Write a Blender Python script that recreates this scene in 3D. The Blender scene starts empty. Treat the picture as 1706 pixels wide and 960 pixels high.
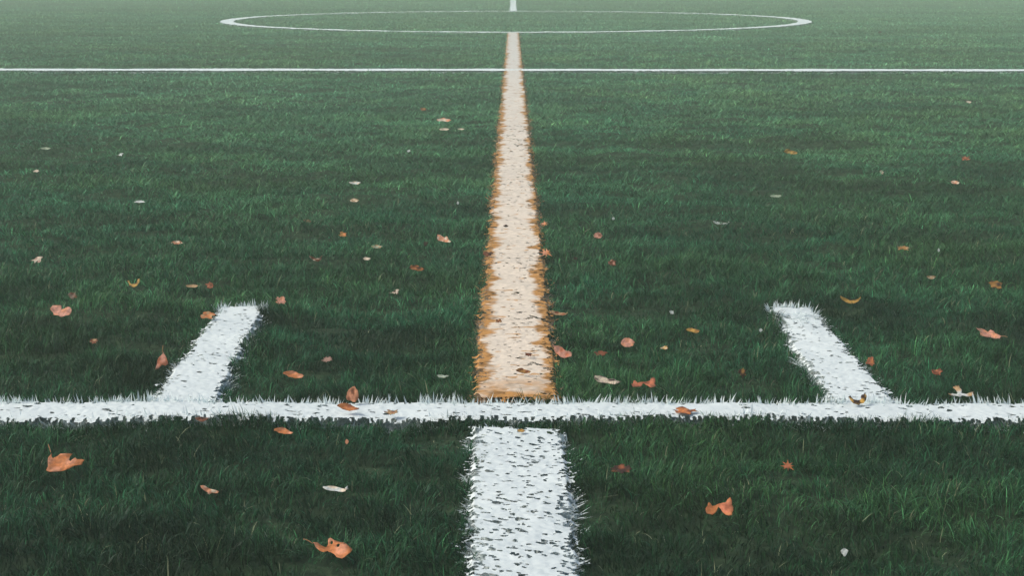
import bpy, math, random
import numpy as np
from mathutils import Vector
from mathutils.geometry import delaunay_2d_cdt
random.seed(7); rng = np.random.default_rng(11)
S = bpy.context.scene; C = S.collection
PI = math.pi

# ---------------------------------------------------------------- camera
CAM_H = 0.65            # above the top of the turf
TOP = 0.021             # mean height of the turf's top
F = 50/36*1706          # focal length in photo pixels
PITCH = math.atan(535/F)
cam = bpy.data.cameras.new('camera'); co = bpy.data.objects.new('camera', cam); C.objects.link(co)
cam.lens = 50; cam.sensor_width = 36; cam.clip_end = 2000; cam.clip_start = .05
co.location = (0, 0, CAM_H+TOP); co.rotation_euler = (PI/2-PITCH, 0, 0.0010)
S.camera = co
def ground(px, py, z=TOP):
    """photo pixel -> point on the level z"""
    u = (px-854.5)/F; v = (py-480)/F
    h = CAM_H+TOP-z
    t = h/(math.sin(PITCH)+v*math.cos(PITCH))
    return Vector((u*t, t*(math.cos(PITCH)-v*math.sin(PITCH)), z)), t

# ---------------------------------------------------------------- noise in numpy
def hash2(ix, iy, seed):
    n = (ix.astype(np.int64)*374761393 + iy.astype(np.int64)*668265263 + seed*1442695041) & 0xffffffff
    n = ((n ^ (n >> 13))*1274126177) & 0xffffffff
    n = ((n ^ (n >> 16))*2246822519) & 0xffffffff
    return ((n ^ (n >> 15)) & 0xffffff)/float(0xffffff)
def vnoise(x, y, seed=0):
    ix = np.floor(x); iy = np.floor(y); fx = x-ix; fy = y-iy
    fx = fx*fx*(3-2*fx); fy = fy*fy*(3-2*fy)
    a = hash2(ix, iy, seed); b = hash2(ix+1, iy, seed); c = hash2(ix, iy+1, seed); d = hash2(ix+1, iy+1, seed)
    return (a*(1-fx)+b*fx)*(1-fy)+(c*(1-fx)+d*fx)*fy
def fbm(x, y, scale, seed=0, octv=3):
    s = 0; w = 0; a = 1.0; r = .6
    for o in range(octv):
        ca, sa = math.cos(r*o+.3), math.sin(r*o+.3)
        xx = (x*ca-y*sa)/scale*2**o; yy = (x*sa+y*ca)/scale*2**o
        s = s+a*vnoise(xx+31.7*o, yy-17.3*o, seed+o*7); w += a; a *= .55
    return s/w
def relief(x, y):
    """small humps of the soil, metres"""
    mid = np.clip((y-2.1)/1.5, 0, 1)*np.clip(1.25-y/14, .35, 1)
    calm = 1-.92*np.exp(-((y-9.2)/.55)**2)                        # the turf is rolled flat along the far line
    calm = calm*np.where(y > 12.5, .45, 1)*(1-.8*np.exp(-((y-2.17)/.10)**2))
    near = np.exp(-((x/(.16))**2))*.5*(y > 2)
    return ((fbm(x/1.5, y, .10, 3)-.5)*(.034+.018*mid) + (fbm(x*.8, y, .42, 5)-.5)*.034*mid + (fbm(x, y, 1.1, 6)-.5)*.02*mid)*calm*(1-near)

# ---------------------------------------------------------------- materials
def new_mat(name):
    m = bpy.data.materials.new(name); m.use_nodes = True
    nt = m.node_tree; nt.nodes.clear()
    return m, nt, nt.nodes, nt.links
def leafy(name, trans=.25, gloss=.06, rough=.5, up=0):
    """two-sided thin material whose colour comes from the blade's own tint"""
    m, nt, N, L = new_mat(name)
    out = N.new('ShaderNodeOutputMaterial'); at = N.new('ShaderNodeAttribute'); at.attribute_name = 'tint'
    d = N.new('ShaderNodeBsdfDiffuse'); t = N.new('ShaderNodeBsdfTranslucent'); g = N.new('ShaderNodeBsdfGlossy')
    g.inputs['Roughness'].default_value = rough; g.inputs['Color'].default_value = (.8, .85, .85, 1)
    mx = N.new('ShaderNodeMixShader'); mx.inputs[0].default_value = trans
    m2 = N.new('ShaderNodeMixShader'); fr = N.new('ShaderNodeFresnel'); fr.inputs['IOR'].default_value = 1.33
    mg = N.new('ShaderNodeMath'); mg.operation = 'MULTIPLY'; mg.inputs[1].default_value = gloss; L.new(fr.outputs[0], mg.inputs[0]); L.new(mg.outputs[0], m2.inputs[0])
    if up:                                                   # the felted stand shades like one soft surface facing the sky
        ge = N.new('ShaderNodeNewGeometry'); vm = N.new('ShaderNodeMix'); vm.data_type = 'VECTOR'; vm.inputs[0].default_value = up
        L.new(ge.outputs['Normal'], vm.inputs[4]); vm.inputs[5].default_value = (0, 0, 1)
        nn = N.new('ShaderNodeVectorMath'); nn.operation = 'NORMALIZE'; L.new(vm.outputs[1], nn.inputs[0])
        L.new(nn.outputs[0], d.inputs['Normal'])
    L.new(at.outputs['Color'], d.inputs['Color']); L.new(at.outputs['Color'], t.inputs['Color'])
    L.new(d.outputs[0], mx.inputs[1]); L.new(t.outputs[0], mx.inputs[2])
    L.new(mx.outputs[0], m2.inputs[1]); L.new(g.outputs[0], m2.inputs[2]); L.new(m2.outputs[0], out.inputs['Surface'])
    return m
M_grass = leafy('grass_blades', .12, .035, .5)
M_crust = leafy('paint_crust', .04, .05, .6)
M_paint = leafy('painted_blades', .38, .05, .6)
def soil_mat():
    m, nt, N, L = new_mat('thatch')
    out = N.new('ShaderNodeOutputMaterial'); b = N.new('ShaderNodeBsdfPrincipled'); b.inputs['Roughness'].default_value = .95
    b.inputs['Specular IOR Level'].default_value = .1
    g = N.new('ShaderNodeNewGeometry'); n1 = N.new('ShaderNodeTexNoise'); n1.inputs['Scale'].default_value = 60; n1.inputs['Detail'].default_value = 6
    r = N.new('ShaderNodeValToRGB'); r.color_ramp.elements[0].color = (.012, .022, .012, 1); r.color_ramp.elements[1].color = (.035, .06, .03, 1)
    r.color_ramp.elements[0].position = .35; r.color_ramp.elements[1].position = .7
    L.new(g.outputs['Position'], n1.inputs['Vector']); L.new(n1.outputs['Fac'], r.inputs['Fac']); L.new(r.outputs['Color'], b.inputs['Base Color'])
    bp = N.new('ShaderNodeBump'); bp.inputs['Distance'].default_value = .004; L.new(n1.outputs['Fac'], bp.inputs['Height']); L.new(bp.outputs[0], b.inputs['Normal'])
    L.new(b.outputs[0], out.inputs['Surface']); return m
M_soil = soil_mat()
def dead_leaf_mat():
    m, nt, N, L = new_mat('dry_leaf')
    out = N.new('ShaderNodeOutputMaterial'); at = N.new('ShaderNodeAttribute'); at.attribute_name = 'tint'
    tc = N.new('ShaderNodeTexCoord')
    n = N.new('ShaderNodeTexNoise'); n.inputs['Scale'].default_value = 160; n.inputs['Detail'].default_value = 5
    w = N.new('ShaderNodeTexVoronoi'); w.feature = 'DISTANCE_TO_EDGE'; w.inputs['Scale'].default_value = 230
    L.new(tc.outputs['Object'], n.inputs['Vector']); L.new(tc.outputs['Object'], w.inputs['Vector'])
    mr = N.new('ShaderNodeMapRange'); mr.inputs['From Min'].default_value = .25; mr.inputs['From Max'].default_value = .75
    mr.inputs['To Min'].default_value = .5; mr.inputs['To Max'].default_value = 1.35
    L.new(n.outputs['Fac'], mr.inputs['Value'])
    mul = N.new('ShaderNodeVectorMath'); mul.operation = 'SCALE'; L.new(at.outputs['Color'], mul.inputs[0]); L.new(mr.outputs[0], mul.inputs['Scale'])
    b = N.new('ShaderNodeBsdfPrincipled'); b.inputs['Roughness'].default_value = .55
    b.inputs['Specular IOR Level'].default_value = .35
    L.new(mul.outputs[0], b.inputs['Base Color'])
    bp = N.new('ShaderNodeBump'); bp.inputs['Distance'].default_value = .0012; bp.inputs['Strength'].default_value = .6
    L.new(w.outputs['Distance'], bp.inputs['Height']); L.new(bp.outputs[0], b.inputs['Normal'])
    t = N.new('ShaderNodeBsdfTranslucent'); L.new(mul.outputs[0], t.inputs['Color'])
    mx = N.new('ShaderNodeMixShader'); mx.inputs[0].default_value = .2; L.new(b.outputs[0], mx.inputs[1]); L.new(t.outputs[0], mx.inputs[2])
    L.new(mx.outputs[0], out.inputs['Surface']); return m
M_leaf = dead_leaf_mat()

def tag(o, label=None, cat=None, group=None, kind=None):
    if label: o['label'] = label
    if cat: o['category'] = cat
    if group: o['group'] = group
    if kind: o['kind'] = kind
    return o

def mesh_np(name, V, faces_loops, loop_tot, mat, tint=None):
    me = bpy.data.meshes.new(name)
    me.vertices.add(len(V)); me.vertices.foreach_set('co', V.astype(np.float32).ravel())
    me.loops.add(len(faces_loops)); me.loops.foreach_set('vertex_index', faces_loops.astype(np.int32))
    me.polygons.add(len(loop_tot)); st = np.concatenate(([0], np.cumsum(loop_tot)[:-1]))
    me.polygons.foreach_set('loop_start', st.astype(np.int32))
    me.update(calc_edges=True)
    me.polygons.foreach_set('use_smooth', np.ones(len(loop_tot), dtype=bool))
    if tint is not None:
        a = me.attributes.new('tint', 'FLOAT_COLOR', 'POINT')
        a.data.foreach_set('color', np.hstack([tint, np.ones((len(tint), 1))]).astype(np.float32).ravel())
    me.materials.append(mat)
    o = bpy.data.objects.new(name, me); C.objects.link(o)
    return o

# ---------------------------------------------------------------- leaves: where they lie (px, py, w, h in the photo)
def P(s): return [tuple(map(float, q.split(','))) for q in s.split()]
OUT = {
 'cup': P('300,95 318,130 360,105 435,92 425,130 440,150 460,118 480,135 530,140 520,165 440,195 355,218 300,205 297,160'),
 'torn': P('350,703 385,700 440,718 448,680 460,662 520,680 560,690 590,715 615,730 622,755 590,780 560,793 520,780 480,755 455,742 430,755 400,745 370,725'),
 'bow': P('1285,460 1300,440 1310,415 1330,435 1365,425 1385,420 1420,415 1450,388 1458,430 1462,470 1450,505 1415,495 1385,460 1370,440 1360,465 1325,500 1290,490'),
 'upright': P('595,700 600,680 625,650 650,640 668,665 672,720 655,740 625,730 600,725'),
 'boat': P('535,780 560,760 600,755 640,775 685,795 670,808 620,812 575,800'),
 'tri': P('1020,515 1035,440 1060,405 1075,380 1090,410 1100,440 1110,475 1090,485 1065,480 1045,505'),
 'notch': P('320,125 325,95 380,92 385,120 405,115 420,100 455,120 455,160 400,165 350,155'),
 'wedge': P('1418,235 1450,235 1490,255 1510,245 1530,270 1560,293 1550,305 1490,295 1430,285'),
 'diag': P('275,350 300,355 340,360 365,385 395,395 395,425 350,432 315,410 290,385'),
 'crescent': P('0,30 18,42 45,60 72,58 100,30 88,66 60,84 30,76 8,56'),
 'bent': P('1310,310 1330,308 1360,325 1400,340 1448,355 1440,368 1395,366 1375,380 1365,360 1335,345'),
 'slim': P('435,320 470,318 540,326 585,338 605,320 608,335 590,352 550,358 490,350 455,340'),
 'bird': P('90,748 150,742 185,722 240,715 275,718 285,728 262,735 262,762 230,762 222,745 190,768 178,748'),
 'prong': P('0,70 20,60 35,66 42,35 30,15 55,5 62,30 55,52 72,62 100,55 98,78 70,84 50,80 40,95 28,82 6,88'),
 'cupdark': P('0,30 15,20 25,50 45,62 70,50 78,10 95,5 100,40 80,80 50,100 20,85'),
}
def gen(kind, r):
    if kind in OUT: pts = OUT[kind]
    elif kind == 'star':
        pts = []
        n = 8
        for i in range(2*n):
            a = i/(2*n)*2*PI; q = (1+.25*r.uniform(-1, 1))*(1 if i % 2 == 0 else .42)
            pts.append((q*math.cos(a), q*math.sin(a)))
    elif kind == 'ragged':
        pts = []
        for i in range(22):
            a = i/22*2*PI; q = 1+.38*r.uniform(-1, 1)
            pts.append((q*math.cos(a), q*math.sin(a)))
    elif kind == 'sliver':
        pts = []
        ph = r.uniform(-.4, .4)
        for i in range(18):
            a = i/18*2*PI; x = math.cos(a); y = math.sin(a)*(1-abs(x)**1.5*.7)+ph*x*x
            pts.append((x+.04*r.uniform(-1, 1), y+.08*r.uniform(-1, 1)))
    else:                                                  # oval with a tip
        pts = []
        for i in range(20):
            a = i/20*2*PI; x = math.cos(a); y = math.sin(a)*(1-.25*x*x)
            k = 1+.09*r.uniform(-1, 1)
            pts.append((x*k*(1.12 if i == 0 else 1), y*k))
        pts = [(x, y) for x, y in pts]
    xs = [p[0] for p in pts]; ys = [p[1] for p in pts]
    w = max(xs)-min(xs); h = max(ys)-min(ys)
    pts = [((p[0]-min(xs))/w-.5, .5-(p[1]-min(ys))/h) for p in pts]
    if kind in ('sliver', 'star'): return pts
    fine = []
    for k_, p in enumerate(pts):                            # torn, toothed margin
        q = pts[(k_+1) % len(pts)]; fine.append(p)
        ln_ = math.hypot(q[0]-p[0], q[1]-p[1])
        if ln_ > .1:
            s_ = r.choice((-1, 1))*r.uniform(.05, .13)
            fine.append(((p[0]+q[0])/2-(q[1]-p[1])*s_, (p[1]+q[1])/2+(q[0]-p[0])*s_))
    return fine
def inside(x, y, poly):
    c = False; n = len(poly)
    for i in range(n):
        x1, y1 = poly[i]; x2, y2 = poly[i-1]
        if (y1 > y) != (y2 > y) and x < (x2-x1)*(y-y1)/(y2-y1)+x1: c = not c
    return c

# colours (linear)
def srgb(r, g, b): return tuple(((c/255)/12.92 if c/255 <= .04045 else ((c/255+.055)/1.055)**2.4) for c in (r, g, b))
ORA = srgb(216, 134, 76); PEA = srgb(232, 160, 120); PNK = srgb(224, 160, 136); COR = srgb(208, 124, 88); TAN = srgb(196, 160, 116)
CRE = srgb(232, 214, 188); WHI = srgb(226, 232, 226); RUS = srgb(136, 76, 46); DRK = srgb(70, 40, 28); YEL = srgb(216, 170, 82); OCH = srgb(170, 122, 56); DUS = srgb(176, 138, 122)
PALE = srgb(170, 184, 156)

LV = [ # x, y, w, h, shape, colour, second colour or None, label, stalk
 (103,760,60,33,'cup',ORA,PEA,'large peach orange cupped leaf in the dark grass of the lower left foreground',1),
 (348,806,32,16,'bent',PEA,CRE,'narrow pale pink bent leaf between the big cupped leaf and the slim white leaf',0),
 (557,805,43,10,'slim',WHI,CRE,'slim white curled leaf lying above the torn orange leaf in the foreground grass',0),
 (550,903,68,33,'torn',ORA,PEA,'large torn orange leaf with dark holes, nearest whole leaf at the bottom',1),
 (563,959,26,10,'oval',PEA,ORA,'orange leaf cut off by the bottom edge below the torn leaf',0),
 (1035,771,38,16,'ragged',DRK,RUS,'dark brown curled leaf right of the white foreground stripe',0),
 (1199,833,46,30,'bow',ORA,COR,'bright orange leaf shaped like a bow tie in the right foreground grass',0),
 (1311,765,25,20,'star',COR,ORA,'small spiky orange red crumpled leaf in the right foreground grass',0),
 (1407,914,13,14,'sliver',WHI,None,'tiny curved white scrap at the bottom right foreground',0),
 (577,731,6,9,'oval',PEA,None,'tiny pale pink scrap in the grass just below the near white line',0),
 (471,708,33,12,'boat',ORA,PEA,'slender tan orange leaf on the front edge of the near white line',0),
 (586,655,20,27,'upright',PEA,RUS,'pinkish orange leaf standing upright on the back edge of the near white line',0),
 (579,677,38,13,'boat',ORA,RUS,'burnt orange leaf lying flat on the white line under the upright leaf',0),
 (335,690,24,8,'sliver',RUS,DRK,'dark reddish brown leaf on the white line at the foot of the left bar',0),
 (650,686,24,8,'ragged',TAN,RUS,'small tan leaf sunk in the white line left of the centre stripe',0),
 (1145,684,42,12,'ragged',ORA,RUS,'wide torn orange leaf lying on the near white line right of centre',0),
 (1430,664,30,18,'cupdark',DRK,YEL,'dark crumpled leaf with a yellowish rim at the foot of the right white bar',0),
 (1603,643,44,20,'prong',WHI,TAN,'shredded white and tan leaf with prongs above the near line at far right',0),
 (1562,611,20,12,'ragged',RUS,COR,'small rust red leaf sunk in dark grass right of the right white bar',0),
 (1450,594,17,17,'ragged',COR,ORA,'orange leaf standing against the right edge of the right white bar',0),
 (1650,548,36,18,'wedge',PNK,PEA,'angular pink leaf in the grass near the right edge of the field view',1),
 (1417,493,34,12,'crescent',YEL,OCH,'yellow orange crescent leaf just beyond the top of the right white bar',0),
 (1660,467,26,15,'ragged',OCH,DRK,'ragged ochre brown leaf near the right edge beyond the pink leaf',0),
 (1551,455,16,6,'sliver',TAN,CRE,'small tan flake left of the ragged ochre leaf',0),
 (1507,407,22,8,'ragged',OCH,TAN,'dull yellow brown leaf in the mid field right side',0),
 (1563,413,4,7,'sliver',WHI,None,'tiny upright white speck right of the dull yellow brown leaf',0),
 (1592,301,15,6,'oval',PEA,CRE,'small pale orange leaf in the far right grass below the rust leaf',0),
 (1609,261,16,9,'ragged',RUS,COR,'small rust coloured leaf at far right beyond the pale orange one',0),
 (1316,250,24,9,'boat',YEL,OCH,'yellow orange leaf with dark underside, alone in the far right grass',0),
 (1468,284,8,8,'ragged',CRE,None,'tiny cream scrap between the far yellow leaf and the pale orange leaf',0),
 (1292,324,20,4,'sliver',PALE,None,'thin grey white flake below the far yellow orange leaf',0),
 (1202,366,27,5,'slim',WHI,None,'long thin white flake in the middle of the right half',0),
 (1021,361,5,5,'oval',WHI,None,'tiny round white speck beyond the small pink leaf right of the centre line',0),
 (996,386,16,11,'oval',PNK,RUS,'small rounded pink leaf some way right of the centre line',0),
 (1019,434,14,12,'ragged',RUS,PNK,'small red brown leaf with a pink tip right of the centre line',0),
 (958,427,8,6,'ragged',DRK,None,'tiny dark brown scrap between the centre line and the red brown leaf',0),
 (905,366,18,9,'star',PEA,ORA,'farther peach leaf on the right edge of the centre line',0),
 (908,415,24,15,'star',PEA,ORA,'nearer spiky peach leaf on the right edge of the centre line',0),
 (930,515,32,7,'slim',TAN,RUS,'thin orange brown leaf touching the right edge of the centre line',0),
 (935,578,32,22,'diag',PNK,COR,'coral pink leaf slanting beside the right edge of the centre line',0),
 (1001,581,24,9,'ragged',RUS,None,'dull red brown leaf right of the coral pink slanting leaf',0),
 (1046,563,24,16,'oval',PNK,PEA,'rounded pink leaf in the grass between centre line and right bar',0),
 (1106,575,14,7,'ragged',YEL,CRE,'tiny pale yellow leaf right of the rounded pink leaf',0),
 (1154,543,24,8,'boat',YEL,OCH,'yellow tan narrow leaf between the rounded pink leaf and right bar',0),
 (1118,516,8,7,'ragged',WHI,None,'tiny white scrap above the yellow tan narrow leaf',0),
 (1267,546,6,6,'oval',WHI,None,'tiny white speck just left of the right white bar',0),
 (1014,626,44,13,'wedge',CRE,DRK,'cream leaf with a dark red curled end just behind the near white line',0),
 (1073,629,42,17,'bow',COR,RUS,'pink and red brown two lobed leaf right of the cream leaf',0),
 (1236,617,14,18,'ragged',DRK,OCH,'dark brown leaf deep in shaded grass left of the right white bar',0),
 (268,593,22,30,'tri',COR,PNK,'coral triangular leaf standing upright left of the left white bar',1),
 (97,512,35,19,'notch',PNK,PEA,'notched pink leaf in the grass near the left edge',0),
 (120,486,16,13,'ragged',DUS,RUS,'small dusty brown leaf just beyond the notched pink leaf',0),
 (154,561,16,9,'ragged',RUS,TAN,'small tan brown leaf between the notched pink and coral upright leaves',0),
 (345,524,26,12,'ragged',ORA,TAN,'orange tan leaf touching the far left corner of the left white bar',0),
 (467,493,20,14,'ragged',PNK,PEA,'small peach pink leaf right of the far end of the left bar',0),
 (488,616,36,13,'boat',ORA,PEA,'bright orange leaf in the grass right of the left white bar',0),
 (543,591,20,12,'ragged',DUS,None,'dusty pink leaf half sunk in grass beyond the bright orange leaf',0),
 (655,480,18,9,'bird',CRE,DRK,'small cream and dark leaf left of the centre line',0),
 (693,440,27,11,'boat',ORA,DRK,'orange brown leaf with a dark hollow left of the centre line',0),
 (610,428,13,5,'oval',CRE,None,'small cream flake between two orange leaves in the left half',0),
 (526,424,23,11,'crescent',RUS,CRE,'cream and rust crescent leaf in the middle of the left half',0),
 (739,391,24,14,'wedge',PEA,CRE,'peach cream leaf nearest the centre line on its left in mid field',0),
 (708,403,10,10,'ragged',DRK,None,'small black brown scrap just left of the peach cream leaf',0),
 (627,405,20,6,'sliver',PALE,TAN,'dull pale flake between the crescent leaf and the black brown scrap',0),
 (570,387,15,9,'ragged',OCH,ORA,'small brown orange leaf with dark grass behind, left half',0),
 (510,365,15,7,'ragged',RUS,None,'small rust brown leaf, farthest left of the mid field brown ones',0),
 (589,331,15,6,'oval',TAN,CRE,'small tan leaf below a white flake in the far left half',0),
 (590,302,20,5,'sliver',WHI,CRE,'thin white flake just beyond the small tan leaf, left half',0),
 (680,249,7,5,'ragged',WHI,None,'tiny white speck far off between the cream flakes and the white flake',0),
 (762,335,4,6,'oval',WHI,None,'tiny white speck close left of the centre line',0),
 (739,198,26,6,'oval',CRE,PEA,'widest cream flake far off left of the centre line',0),
 (739,213,18,4,'sliver',CRE,None,'thin cream flake just in front of the widest far cream flake',0),
 (767,213,12,3,'sliver',CRE,None,'smallest far cream flake, nearest the centre line',0),
 (704,180,11,6,'ragged',RUS,OCH,'tiny rust leaf far off beyond the widest cream flake',0),
 (197,255,12,5,'bird',WHI,None,'small bright white flake far off in the left quarter',0),
 (74,245,18,4,'sliver',PALE,None,'grey white flake far off near the left edge',0),
 (58,282,12,5,'ragged',CRE,None,'cream speck near the left edge in front of the grey white flake',0),
 (231,333,20,4,'sliver',WHI,None,'flat white flake in the left quarter in front of the bright flake',0),
 (293,398,22,6,'sliver',PEA,CRE,'thin pinkish cream leaf in the left half mid field',0),
 (55,427,24,12,'bird',CRE,DUS,'cream leaf with prongs near the left edge mid field',0),
 (220,465,22,14,'cupdark',YEL,DRK,'yellow and dark cupped leaf in the left quarter',0),
 (348,468,16,12,'ragged',COR,RUS,'rust pink leaf beyond the far end of the left white bar',0),
 (318,470,22,5,'sliver',TAN,None,'flat tan flake just left of the rust pink leaf',0),
 (1614,168,9,4,'oval',CRE,None,'tiny cream speck at far right just this side of the far cross line',0),
 (1465,52,6,4,'ragged',DRK,None,'tiny dark scrap right of the centre circle',0),
 (743,131,4,5,'ragged',DRK,None,'tiny dark scrap in front of the far cross line left of centre',0),
 (812,422,18,9,'ragged',RUS,DRK,'dark rust leaf on the left edge of the centre line',0),
 (842,375,9,4,'sliver',DRK,None,'tiny dark scrap lying on the pale centre line',0),
 (868,716,14,5,'oval',YEL,OCH,'small yellow leaf in the gap between near line and foreground stripe',0),
 (737,619,20,5,'ragged',PALE,WHI,'pale scrap in the grass left of the near end of the centre line',0),
 (871,616,26,9,'boat',OCH,RUS,'orange brown leaf lying on the near end of the pale centre line',0),
 (830,533,11,6,'ragged',RUS,OCH,'small rust leaf lying on the left part of the pale centre line',0),
 (880,589,14,6,'ragged',RUS,DRK,'small dark brown leaf on the right part of the pale centre line',0),
]
EL = lambda t: math.asin(min(1, CAM_H/t))
leaf_pos = []
for row in LV:
    x, y, w, h = row[:4]
    pt, t = ground(x, y+h*.5, TOP+.003)
    leaf_pos.append((pt, t, w/F*t, h/F*t))

# ---------------------------------------------------------------- the painted lines as regions of the turf
# every function: signed distance inside (metres), >0 = painted
def gx(px, py): return ground(px, py)[0]
def quad_sd(pts):
    pts = [(p.x, p.y) for p in pts]
    a = sum(pts[i-1][0]*pts[i][1]-pts[i][0]*pts[i-1][1] for i in range(4)); sg = 1 if a > 0 else -1
    def f(x, y):
        d = np.full(x.shape, 1e9)
        for i in range(4):
            x1, y1 = pts[i-1]; x2, y2 = pts[i]; l = math.hypot(x2-x1, y2-y1)
            d = np.minimum(d, sg*((x2-x1)*(y-y1)-(y2-y1)*(x-x1))/l)
        return d
    return f
def ring_sd(cx, cy, R, hw): return lambda x, y: hw-np.abs(np.hypot(x-cx, y-cy)-R)
near_y0, near_y1 = gx(854, 700).y, gx(854, 664).y
y_n, _t = ground(854, 53)[0].y, 0; y_f = ground(854, 17)[0].y
CY, R = (y_n+y_f)/2, (y_f-y_n)/2
print('circle', CY, R, 'near line', near_y0, near_y1)
hw = .058
LINES = [
 ('white_line', 'near white painted line running across the whole view', quad_sd([gx(-500, 690.5), gx(2200, 695.5), gx(2200, 668), gx(-500, 663)]), 'w', .0045),
 ('white_line', 'wide white stripe leading from the bottom edge up to the near line', quad_sd([gx(777, 1010), gx(975, 1010), gx(938, 709), gx(786, 709)]), 'w', .008),
 ('white_line', 'short slanting white bar on the left joined to the near line', quad_sd([gx(243, 672), gx(356, 672), gx(442, 505), gx(366, 505)]), 'w', .006),
 ('white_line', 'short slanting white bar on the right joined to the near line', quad_sd([gx(1387, 672), gx(1499, 672), gx(1352, 508), gx(1277, 508)]), 'w', .006),
 ('centre_line', 'long pale centre line with rusty orange edges running up to the circle', quad_sd([gx(786, 660), gx(931, 660), gx(864.3, 53), gx(843.8, 53)]), 's', .006),
 ('white_line', 'far white line crossing the field below the centre circle', quad_sd([gx(-400, 115.8), gx(2200, 117.2), gx(2200, 113.8), gx(-400, 112.4)]), 'w', .001),
 ('centre_circle', 'large white centre circle painted near the top of the view', ring_sd(0.03, CY, R*.972, .092), 'w', .001),
 ('white_line', 'short far white line running on beyond the centre circle', quad_sd([gx(847.3, 17), gx(860.7, 17), gx(857.5, -30), gx(850, -30)]), 'w', .001),
]

# ---------------------------------------------------------------- the turf
def scatter():
    """roots with density falling with distance"""
    X = []; Y = []; LODS = []
    edges = [1.22, 1.6, 2.0, 2.4, 2.9, 3.5, 4.3, 5.4, 7, 9, 12, 16, 21, 27, 36]
    for a, b in zip(edges[:-1], edges[1:]):
        m = (a+b)/2
        den = 72000*min(1, (2.2/m)**1.45)
        wd = .37*b+.35
        n = int(den*(b-a)*2*wd)
        yy = a+(b-a)*rng.random(n); xx = (rng.random(n)*2-1)*wd
        X.append(xx); Y.append(yy); LODS.append(np.full(n, max(1, m/2.2)))
    return np.concatenate(X), np.concatenate(Y), np.concatenate(LODS)
X, Y, D = scatter()
# more roots where the paint is (thicker looking stands)
XX, YY, DD = [X], [Y], [D]
for i, (nm, lb, sd, kd, rag) in enumerate(LINES):
    s = sd(X, Y); m = (s > -.004) & (Y < 12)
    for rep in range(2):
        k_ = m.sum(); XX.append(X[m]+rng.normal(0, .006, k_)*D[m]); YY.append(Y[m]+rng.normal(0, .003, k_)*D[m]**.5); DD.append(D[m])
X, Y, D = np.concatenate(XX), np.concatenate(YY), np.concatenate(DD)
n = len(X); print('blades', n)
clump = fbm(X, Y, .055, 21, 2); tuftn = fbm(X, Y, .35, 31, 3); big = fbm(X, Y, 1.3, 41, 2)
keep = rng.random(n) < (.55+.9*clump)
X, Y, D, clump, tuftn, big = [a[keep] for a in (X, Y, D, clump, tuftn, big)]
n = len(X)
owner = np.full(n, -1); sdv = np.full(n, -1.)
for i, (nm, lb, sd, kd, rag) in enumerate(LINES):
    jag = (fbm(X, Y, .02*np.sqrt(D), 50+i, 2)-.5)*rag*3.0
    s = sd(X, Y)
    m = (s+jag+rng.normal(0, rag*.25, n) > 0) & (owner < 0)
    if kd == 's' : m &= (Y > near_y1+.004)
    owner[m] = i; sdv[m] = s[m]
painted = owner >= 0
# unpainted blades poking through: holes in the paint, more towards the camera
hole = fbm(X/1.7, Y+.25*X, .0052*np.sqrt(D), 71, 3)
thr = np.where(owner == 1, .755-.11*np.clip((1.75-Y)/.3, 0, 1), .80)
punch = painted & (hole > thr) & (Y < 4)
keep = ~punch
X, Y, D, clump, tuftn, big, owner, sdv = [a[keep] for a in (X, Y, D, clump, tuftn, big, owner, sdv)]
n = len(X); painted = owner >= 0

sd0 = LINES[0][2](X, Y); lip = (sd0 > -.03) & (sd0 < .008) & (Y < near_y0+.03)
owner[lip] = -1; painted = owner >= 0
front = np.clip((2.7-Y)/.9, 0, 1)
L = (.021+.010*rng.random(n))*(.45+1.1*clump)*(.6+.8*tuftn)*(1-.02*front)
stray = rng.random(n) < .02+.03*front
L[stray] *= 1.45
W = (.0008+.0009*rng.random(n)**1.5)*D**.78
az = fbm(X, Y, .07, 61, 2)*7*PI+rng.normal(0, 1.0, n)
th0 = np.abs(rng.normal(.35, .3, n)); kap = rng.uniform(.2, 2.1, n)
th0[stray] += .5; kap[stray] += .6
# painted stands: flatter and broader
far = np.clip((Y-2.6)/2.5, 0, 1)
az = np.where(rng.random(n) < .6*far, np.where(rng.random(n) < .5, 0, PI)+rng.normal(0, .4, n), az)
th0 = th0+.35*far
th0 = np.where(painted, np.abs(rng.normal(1.1, .25, n)), th0)
L = np.where(painted, .017+.008*rng.random(n), L)
W = np.where(painted, W*2.0, W)
kap = np.where(painted, kap*.5, kap)
edge = painted & (sdv < .009) & (Y < 4)
side = edge & (owner != 0) & ~((owner == 1) & (Y > gx(860, 712).y-.014)) & ~(((owner == 2) | (owner == 3)) & (Y > gx(400, 508).y-.02))
th0 = np.where(edge, np.abs(rng.normal(.35, .3, n)), th0); W = np.where(edge, W*1.25, W); L = np.where(edge, L*1.22, L); kap = np.where(edge, kap*.5, kap)
th0 = np.where(side, rng.normal(1.15, .22, n), th0); W = np.where(side, W*.8, W); L = np.where(side, L*rng.uniform(.3, .85, n), L)
L = np.where((owner == 1) & (Y > gx(860, 712).y-.014), L*.5, L)
L = np.where(edge & (owner == 0) & (Y < near_y0+.025), L*.65, L)
az = np.where(side, np.where(rng.random(n) < .5, 0, PI)+rng.normal(0, .45, n), az)
L = np.where(edge & ~side, L*rng.uniform(.6, 1.25, n), L)
L[lip] = np.maximum(L[lip], rng.uniform(.017, .027, lip.sum())); th0[lip] *= .6
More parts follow.
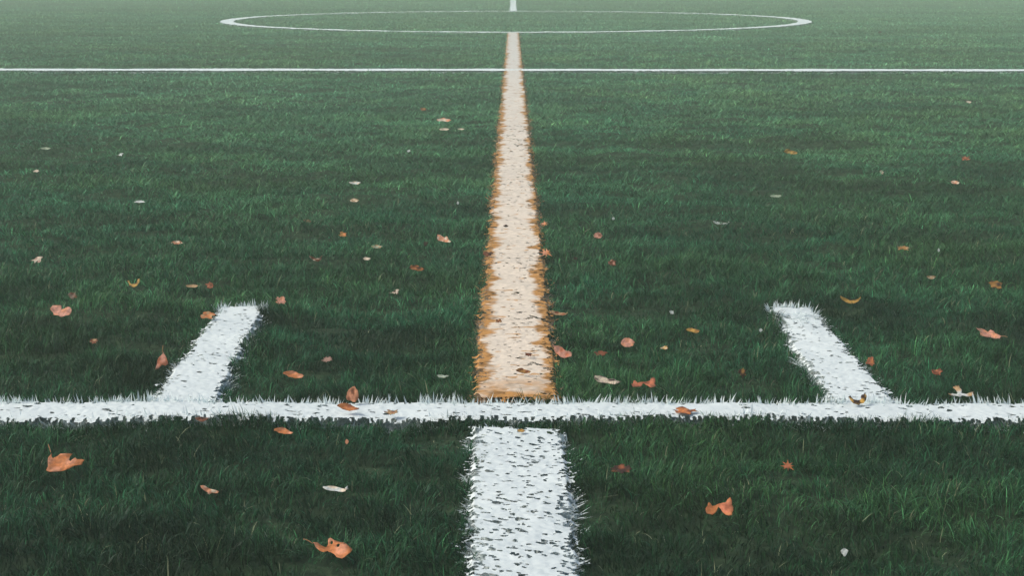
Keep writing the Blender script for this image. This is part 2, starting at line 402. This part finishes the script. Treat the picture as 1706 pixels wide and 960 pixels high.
# thin hollows where the turf has parted: short sparse blades, the dark thatch shows
hol = np.clip((vnoise(X/.17, Y/.034, 301)-.66)/.1, 0, 1)*(Y > 2.3)*(Y < 5.5) + np.clip((vnoise(X/.42, Y/.10, 302)-.68)/.1, 0, 1)*(Y > 4)*(Y < 16)+np.clip((vnoise(X/.10, Y/.05, 303)-.72)/.1, 0, 1)*(Y < 2.4)
hol = np.clip(hol, 0, 1)*(~painted)*(~lip)
L *= 1-np.where(Y < 3.2, .55, .35)*hol
thin = rng.random(n) < .6*hol
L[thin] *= .25
# flatten the grass that would cover a leaf
for (pt, t, lw, lh) in leaf_pos:
    if t > 12: continue
    m = (np.abs(X-pt.x) < lw*.55+.002) & (Y > pt.y-.035) & (Y < pt.y+lh*1.3+.01)
    L[m] *= .62; th0[m] += .3
# hollows along dark seams
seam = np.abs(fbm(X, Y, .5, 81, 3)-.5)
L = np.where(~painted, L*np.clip(.62+seam*7, .62, 1), L)

z0 = relief(X, Y)-.002
nseg = 3
def tints():
    T = np.zeros((n, 3))
    a = np.array((.018, .078, .036)); b = np.array((.052, .106, .033)); c = np.array((.034, .106, .052)); st = np.array((.19, .22, .13))
    k = np.clip(tuftn*1.6-.35+rng.normal(0, .22, n), 0, 1)[:, None]
    T[:] = a*(1-k)+b*k
    k2 = np.clip(big*1.5-.4+rng.normal(0, .25, n), 0, 1)[:, None]
    T = T*(1-.55*k2)+c*.55*k2
    T[:, 0] *= .82
    haze_grey = np.clip((Y-3)/5, 0, 1)[:, None]                      # distant blades painted greyer, as haze would wash them
    T = T*(1-.22*haze_grey)+T.mean(axis=1)[:, None]*.22*haze_grey
    T *= np.exp(rng.normal(0, .5, n))[:, None]*.86
    # patches: dark and pale tufts, plus the shade of hollows painted in, at every size from a hand to a stride
    pn = 0; ws = 0
    for q, (sc, wt) in enumerate(((.05, .9), (.11, 1.1), (.25, .9), (.6, .5), (1.6, .35))):
        sel = np.clip(sc*70/np.maximum(Y, 1), .3, 1.3)
        pn = pn+wt*sel*(vnoise(X/(sc*np.where(Y < 3, 2.0, 3.6))+7*q, (Y+.12*X)/sc, 200+q)-.5)*2; ws += wt
    pn = pn/1.9
    T *= np.clip(1+np.where(Y < 3, .8, .5)*pn, .4, 2.0)[:, None]
    T *= (.54+1.25*np.clip((Y-1.8)/3.4, 0, 1)+.75*np.clip((Y-4.5)/5, 0, 1))[:, None]              # distance haze painted into the tint: near blades darker, far ones paler
    s = rng.random(n) < .016*(Y < 4)+.001
    T[s] = st*rng.uniform(.35, 1.2, s.sum())[:, None]
    return T
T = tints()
white = np.array((.60, .665, .66)); pale = np.array((.64, .56, .455)); rust = np.array((.44, .225, .075)); deep = np.array((.20, .09, .035))
for i, ln in enumerate(LINES):
    m = owner == i
    if ln[3] == 'w':
        T[m] = np.minimum(.88, white*1.2*rng.uniform(.9, 1.08, m.sum())[:, None])
    else:
        e = sdv[m]; xx = X[m]; yy = Y[m]
        band = .013+.016*(fbm(xx, yy, .09, 91, 3)-.4)+.004*(yy > 4)
        k = np.clip((band-e)/.016+rng.normal(0, .25, m.sum()), 0, 1)
        nearend = np.clip(1.15-(yy-near_y1-.03)/.10, 0, 1.1)*np.clip(.75+2.2*(fbm(xx/1.6, yy, .022, 93, 3)-.42), 0, 1.2)
        k = np.clip(np.maximum(k, nearend), 0, 1)
        k = np.where(fbm(xx, yy, .03, 95, 2) > .70, np.maximum(k, .7), k)[:, None]
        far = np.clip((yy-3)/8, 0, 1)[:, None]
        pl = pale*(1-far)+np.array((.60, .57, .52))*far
        c = pl*(1-k)+rust*k
        d = (rng.random(m.sum()) < .09*k[:, 0]+.01)[:, None]
        c = np.where(d, deep, c)
        T[m] = c*rng.uniform(.85, 1.08, m.sum())[:, None]

def line_tint(i, xx, yy, e):
    m_ = len(xx)
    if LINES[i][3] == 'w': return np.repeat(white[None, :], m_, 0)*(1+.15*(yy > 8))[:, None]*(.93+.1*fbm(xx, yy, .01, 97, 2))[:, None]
    band = .023+.06*(fbm(xx, yy, .05, 91, 3)-.45)
    k = np.clip((band-e)/.012+(fbm(xx/2, yy, .006, 96, 2)-.5)*1.6, 0, 1)
    nearend = np.clip(1.15-(yy-near_y1-.03)/.10, 0, 1.1)*np.clip(.75+2.2*(fbm(xx/1.6, yy, .022, 93, 3)-.42), 0, 1.2)
    k = np.clip(np.maximum(k, nearend), 0, 1)
    k = np.where(fbm(xx/2, yy, .012, 95, 2) > .79, np.maximum(k, .8), k)[:, None]
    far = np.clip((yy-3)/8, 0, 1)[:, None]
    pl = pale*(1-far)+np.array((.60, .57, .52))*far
    rr = rust*(1-.45*np.clip((fbm(xx/1.8, yy, .012, 99, 3)-.5)*6, 0, 1)[:, None])
    c = pl*(1-k)+rr*k
    return c*(.85+.3*fbm(xx, yy, .008, 98, 2))[:, None]
def crust(i):
    """the matted, paint-stiffened top of a line: a pitted sheet with ragged edges"""
    nm, lb, sd, kd, rag = LINES[i]
    VV, LL, TT, off = [], [], [], 0
    zones = [1.25, 1.9, 2.6, 3.6, 5, 7, 10, 15, 20, 32]
    for a, b in zip(zones[:-1], zones[1:]):
        dd = max(1, a/2.0); cx_ = .0016*dd; cy_ = .0014*dd**1.3
        wd = .37*b+.35
        # rough bounds of the painted area inside this zone
        tx, ty = np.meshgrid(np.linspace(-wd, wd, 400), np.linspace(a, b, 160)); ins = sd(tx.ravel(), ty.ravel()) > -.01
        if not ins.any(): continue
        x0, x1 = tx.ravel()[ins].min()-.02, tx.ravel()[ins].max()+.02
        y0, y1 = max(a, ty.ravel()[ins].min()-.02), min(b, ty.ravel()[ins].max()+.02)
        nx_, ny_ = int((x1-x0)/cx_), int((y1-y0)/cy_)
        jx, jy = np.meshgrid(np.arange(nx_+1), np.arange(ny_+1))
        x = x0+jx.ravel()*cx_; y = y0+jy.ravel()*(y1-y0)/ny_
        x = x+rng.uniform(-.3, .3, len(x))*cx_; y = y+np.where((jy.ravel() > 0) & (jy.ravel() < ny_), rng.uniform(-.3, .3, len(x))*cx_, 0)
        s_ = sd(x, y)
        q = (np.arange(ny_)[:, None]*(nx_+1)+np.arange(nx_)[None, :]).ravel()
        sx, sy = (.55, 1.8) if i in (0, 5) else (2.2, 1)
        jag = (fbm(x/sx, y/sy, .0055*math.sqrt(dd), 150+i, 2)-.5)*rag*(5.5 if y0 < 8 else 2)+(fbm(x/.6, y/2.5, .006*math.sqrt(dd), 155+i, 2)-.5)*rag*(4 if y0 < 8 else 0)+(fbm(x, y, .05, 160+i, 2)-.5)*rag*1.5
        h_ = fbm(x/(2.6 if i == 0 else 1.7), y+.25*x, .0052*math.sqrt(dd), 71, 3)
        fr = np.clip((1.75-y)/.3, 0, 1) if i == 1 else 0
        th_ = (.755-.12*fr) if i == 1 else np.full(len(x), .80 if i == 4 else .785)
        th_ = th_+(fbm(x, y, .07, 180+i, 2)-.5)*.16
        ok = (s_+jag-.0015 > 0) & ((h_ < th_) | (y > 6))
        if kd == 's': ok &= y > near_y1+.004
        qa = q[ok[q] & ok[q+1] & ok[q+nx_+1] & ok[q+nx_+2]]
        if len(qa) == 0: continue
        quads = np.stack([qa, qa+1, qa+nx_+2, qa+nx_+1], 1)
        used, inv = np.unique(quads.ravel(), return_inverse=True)
        xu, yu, su = x[used], y[used], s_[used]
        z = relief(xu, yu)*.45+.0170+(fbm(xu/1.3, yu, .006*math.sqrt(dd), 170, 2)-.5)*.0018-.004*np.clip(1-su/.005, 0, 1)
        VV.append(np.stack([xu, yu, z], 1)); LL.append(inv.ravel()+off); off += len(used)
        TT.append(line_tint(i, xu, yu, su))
    if not VV: return None
    return np.concatenate(VV), np.concatenate(LL), np.concatenate(TT)

def blades(idx, name, mat, extra=None):
    m = len(idx)
    V = np.zeros((m, 7, 3)); x, y, z = X[idx].copy(), Y[idx].copy(), z0[idx].copy()
    ca, sa = np.cos(az[idx]), np.sin(az[idx])
    tw = rng.normal(0, .7, m); wx = -np.sin(az[idx]+tw); wy = np.cos(az[idx]+tw)
    l = L[idx]/3; w = W[idx]
    prof = [.85, 1.0, .75]
    for s in range(4):
        if s < 3:
            V[:, 2*s, 0] = x-wx*w*prof[s]/2; V[:, 2*s, 1] = y-wy*w*prof[s]/2; V[:, 2*s, 2] = z
            V[:, 2*s+1, 0] = x+wx*w*prof[s]/2; V[:, 2*s+1, 1] = y+wy*w*prof[s]/2; V[:, 2*s+1, 2] = z
            th = th0[idx]+kap[idx]*(s/3)
            th = np.minimum(th, 1.75)
            x = x+ca*np.sin(th)*l; y = y+sa*np.sin(th)*l; z = z+np.cos(th)*l
        else:
            V[:, 6, 0] = x; V[:, 6, 1] = y; V[:, 6, 2] = z
    base = (np.arange(m)*7)[:, None]
    lo = np.array([[0, 1, 3, 2, 2, 3, 5, 4, 4, 5, 6]])+base
    tot = np.tile([4, 4, 3], m)
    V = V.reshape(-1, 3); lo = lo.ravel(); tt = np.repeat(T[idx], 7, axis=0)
    if extra is not None:
        eV, eL, eT = extra
        lo = np.concatenate([lo, eL+len(V)]); V = np.concatenate([V, eV]); tt = np.concatenate([tt, eT]); tot = np.concatenate([tot, np.full(len(eL)//4, 4)])
        o_ = mesh_np(name, V, lo, tot, mat, tt); o_.data.materials.append(M_crust)
        mi = np.zeros(len(tot), dtype=np.int32); mi[-(len(eL)//4):] = 1
        o_.data.polygons.foreach_set('material_index', mi); return o_
    return mesh_np(name, V, lo, tot, mat, tt)

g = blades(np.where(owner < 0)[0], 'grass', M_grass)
tag(g, 'dense dark green mown grass of the pitch between the painted lines', 'grass', None, 'stuff')
for i, (nm, lb, sd, kd, rag) in enumerate(LINES):
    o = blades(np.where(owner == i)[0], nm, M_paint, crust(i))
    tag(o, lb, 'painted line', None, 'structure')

# ---------------------------------------------------------------- ground sheet
xs = np.concatenate([-np.geomspace(200, 4, 18), np.linspace(-3.8, 3.8, 190), np.geomspace(4, 200, 18)])
ys = np.concatenate([-np.geomspace(60, 1, 10), np.linspace(-.5, 7, 200), np.geomspace(7.1, 40, 120), np.geomspace(44, 400, 14)])
GX, GY = np.meshgrid(xs, ys); gz = relief(GX.ravel(), GY.ravel())-.004
V = np.stack([GX.ravel(), GY.ravel(), gz], 1); nx = len(xs); ny = len(ys)
q = (np.arange(ny-1)[:, None]*nx+np.arange(nx-1)[None, :]).ravel()
o = mesh_np('ground', V, np.stack([q, q+1, q+1+nx, q+nx], 1).ravel(), np.full(len(q), 4), M_soil)
tag(o, 'dark thatch and soil under the grass of the pitch', 'ground', None, 'structure')

# ---------------------------------------------------------------- fallen leaves
def leaf_mesh(kind, lw, ld, lh, tilt, col, col2, r):
    poly = gen(kind, r); n = len(poly)
    pts = [Vector(p) for p in poly]; holes = []
    if kind == 'torn':
        for cx, cy, q in ((475, 690, 9), (523, 712, 11)):
            holes.append([((cx+q*math.cos(a)-350)/272-.5, .5-(cy+1.3*q*math.sin(a)-662)/131) for a in [k*PI/3 for k in range(6)]])
    for hl in holes: pts += [Vector(p) for p in hl]
    edges = [(i, (i+1) % n) for i in range(n)]; k = n
    for hl in holes:
        edges += [(k+i, k+(i+1) % len(hl)) for i in range(len(hl))]; k += len(hl)
    st = .09
    gxn = int(1/st)
    for i in range(gxn+1):
        for j in range(gxn+1):
            x = -.5+i*st+r.uniform(-.02, .02); y = -.5+j*st+r.uniform(-.02, .02)
            if inside(x, y, poly): pts.append(Vector((x, y)))
    vs, es, fs, *_ = delaunay_2d_cdt(pts, edges, [], 0, 1e-5)
    faces = []
    for f in fs:
        cx = sum(vs[i].x for i in f)/len(f); cy = sum(vs[i].y for i in f)/len(f)
        if inside(cx, cy, poly) and not any(inside(cx, cy, h) for h in holes): faces.append(tuple(f))
    c1, c2 = r.uniform(.08, .38), r.uniform(-.1, .3)
    sk = r.uniform(-.25, .25); ph = r.uniform(0, 6)
    out = []; tint = []
    ct, sn = math.cos(tilt), math.sin(tilt)
    pn = r.uniform(2, 4)
    for v in vs:
        u, w = v.x, v.y
        nd = lw*(c1*(u+sk*w)**2*1.0+c2*w*w*.8+.035*math.sin(9*u+ph)*math.cos(7*w+ph)-.10*max(0, .06-abs(w-sk*u))*2)
        nd = max(-.3*lw, nd)
        y = w*ld
        out.append((u*lw, y*ct-nd*sn, y*sn+nd*ct))
        q = .5+.5*math.sin(pn*u*3+ph)*math.cos(pn*w*2-ph)
        rim = min(1, max(abs(u), abs(w))*2)**4
        if col2: k = min(1, max(0, (q-.5)*4)); 
        else: k = 0; 
        c = [a*(1-k)+(b*.92 if col2 else a)*k for a, b in zip(col, col2 or col)]
        c = [a*(1-.42*rim) for a in c]
        rib = max(0, 1-abs(w-sk*u)/.03)*.18
        c = [a*(1-rib) for a in c]
        tint.append(c)
    zmin = min(p[2] for p in out)
    out = [(p[0], p[1], p[2]-zmin) for p in out]
    return out, faces, tint
for k, row in enumerate(LV):
    x, y, w, h, kind, col, col2, label, stalk = row
    pt, t, lw, lh = leaf_pos[k]
    r = random.Random(100+k)
    el = EL(t)
    ld = max(lh, lw*(.75 if kind not in ('sliver', 'slim', 'boat', 'bent', 'crescent') else .38))
    ang = math.asin(min(1, lh/ld)); tilt = ang-el
    if tilt < 0:
        tilt = 0.0; ld = lh/math.sin(el)
        if ld > 1.4*lw: ld = 1.4*lw
    if t > 6: tilt = max(tilt, .12)
    out, faces, tint = leaf_mesh(kind, lw, ld, lh, tilt, [min(.9, c*.84) for c in col], col2, r)
    me = bpy.data.meshes.new('leaf'); me.from_pydata(out, [], faces); me.update()
    for p in me.polygons: p.use_smooth = True
    a = me.attributes.new('tint', 'FLOAT_COLOR', 'POINT')
    for i, c in enumerate(tint): a.data[i].color = (*c, 1)
    me.materials.append(M_leaf)
    o = bpy.data.objects.new('fallen_leaf' if w > 9 else 'leaf_scrap', me); C.objects.link(o)
    on_paint = any(ln[2](np.array([pt.x]), np.array([pt.y+.01]))[0] > -.003 for ln in LINES)
    if on_paint: o.location = (pt.x, pt.y+ld*math.cos(tilt)*.5, TOP+.001)
    else: o.location = (pt.x, pt.y+ld*math.cos(tilt)*.5, TOP-(.006 if w > 15 and t < 4 else .002))
    sm = o.modifiers.new('thickness', 'SOLIDIFY'); sm.thickness = .0004; sm.offset = 0
    tag(o, label, 'leaf', 'leaves fallen on the pitch')
    if stalk:
        cv = []; fc = []
        xs_ = {0: (-.5, .42, -.62, .75), 3: (-.5, .15, -.75, .3), 20: (.48, -.35, .75, -.5), 49: (.05, .45, .1, .85)}[k]
        ct, sn = math.cos(tilt), math.sin(tilt)
        zb = min(w_[2] for w_ in out)
        def mp(u, v, nd): return Vector((u*lw, v*ld*ct-nd*sn, v*ld*sn+nd*ct+ld*.5*sn+lw*.02))
        ns = 8
        for i in range(ns+1):
            f = i/ns; c = mp(xs_[0]+(xs_[2]-xs_[0])*f, xs_[1]+(xs_[3]-xs_[1])*f, lw*.06*math.sin(f*2.2)+lw*.05)
            rd = .0007*(1-.3*f)
            for q in range(6):
                aa = q*PI/3; cv.append((c.x, c.y+rd*math.cos(aa), c.z+rd*math.sin(aa)) if abs(xs_[2]-xs_[0]) > .15 else (c.x+rd*math.cos(aa), c.y+rd*math.sin(aa)*.7, c.z+rd*math.sin(aa)*.7))
        for i in range(ns):
            for q in range(6): fc.append((i*6+q, i*6+(q+1) % 6, (i+1)*6+(q+1) % 6, (i+1)*6+q))
        fc.append(tuple(range(5, -1, -1))); fc.append(tuple(ns*6+q for q in range(6)))
        m2 = bpy.data.meshes.new('stalk'); m2.from_pydata(cv, [], fc); m2.update()
        a = m2.attributes.new('tint', 'FLOAT_COLOR', 'POINT')
        for d in a.data: d.color = (.35, .17, .07, 1)
        m2.materials.append(M_leaf)
        s = bpy.data.objects.new('stalk', m2); C.objects.link(s); s.parent = o

# ---------------------------------------------------------------- haze
DENS = 0.0235
if DENS:
    import bmesh
    bm = bmesh.new(); bmesh.ops.create_cube(bm, size=1)
    for v in bm.verts: v.co = Vector((v.co.x*420, v.co.y*480+170, (-1.1 if v.co.z < 0 else 1.2)))
    me = bpy.data.meshes.new('haze'); bm.to_mesh(me); bm.free()
    h = bpy.data.objects.new('haze', me); C.objects.link(h); tag(h, 'thin pale mist over the far pitch', 'haze', None, 'stuff')
    m, nt, N, Lk = new_mat('mist'); out = N.new('ShaderNodeOutputMaterial'); pv = N.new('ShaderNodeVolumePrincipled')
    pv.inputs['Color'].default_value = (.74, .97, .74, 1); pv.inputs['Density'].default_value = DENS
    Lk.new(pv.outputs[0], out.inputs['Volume']); me.materials.append(m)

# ---------------------------------------------------------------- light
SUN_EL, SUN_AZ = math.radians(44), math.radians(-105)     # azimuth from +Y, positive to the right
w = bpy.data.worlds.new('World'); S.world = w; w.use_nodes = True
nt = w.node_tree; sky = nt.nodes.new('ShaderNodeTexSky'); sky.sky_type = 'NISHITA'; sky.sun_disc = False
sky.sun_elevation = SUN_EL; sky.sun_rotation = SUN_AZ; sky.dust_density = 4; sky.air_density = 1.0
bg = nt.nodes['Background']; bg.inputs['Strength'].default_value = .11
nt.links.new(sky.outputs['Color'], bg.inputs['Color'])
sl = bpy.data.lights.new('sun', 'SUN'); sl.energy = 1.5; sl.angle = math.radians(14); sl.color = (1, .95, .85)
so = bpy.data.objects.new('sun', sl); C.objects.link(so)
d = Vector((math.sin(SUN_AZ)*math.cos(SUN_EL), math.cos(SUN_AZ)*math.cos(SUN_EL), math.sin(SUN_EL)))
so.rotation_euler = (-d).to_track_quat('-Z', 'Y').to_euler(); so.location = (0, 0, 20)
S.render.engine = 'CYCLES'
S.cycles.max_bounces = 5; S.cycles.diffuse_bounces = 3; S.cycles.glossy_bounces = 2; S.cycles.transmission_bounces = 3; S.cycles.volume_bounces = 0
S.view_settings.view_transform = 'Standard'; S.view_settings.look = 'None'; S.view_settings.exposure = 0.62; S.view_settings.gamma = 1
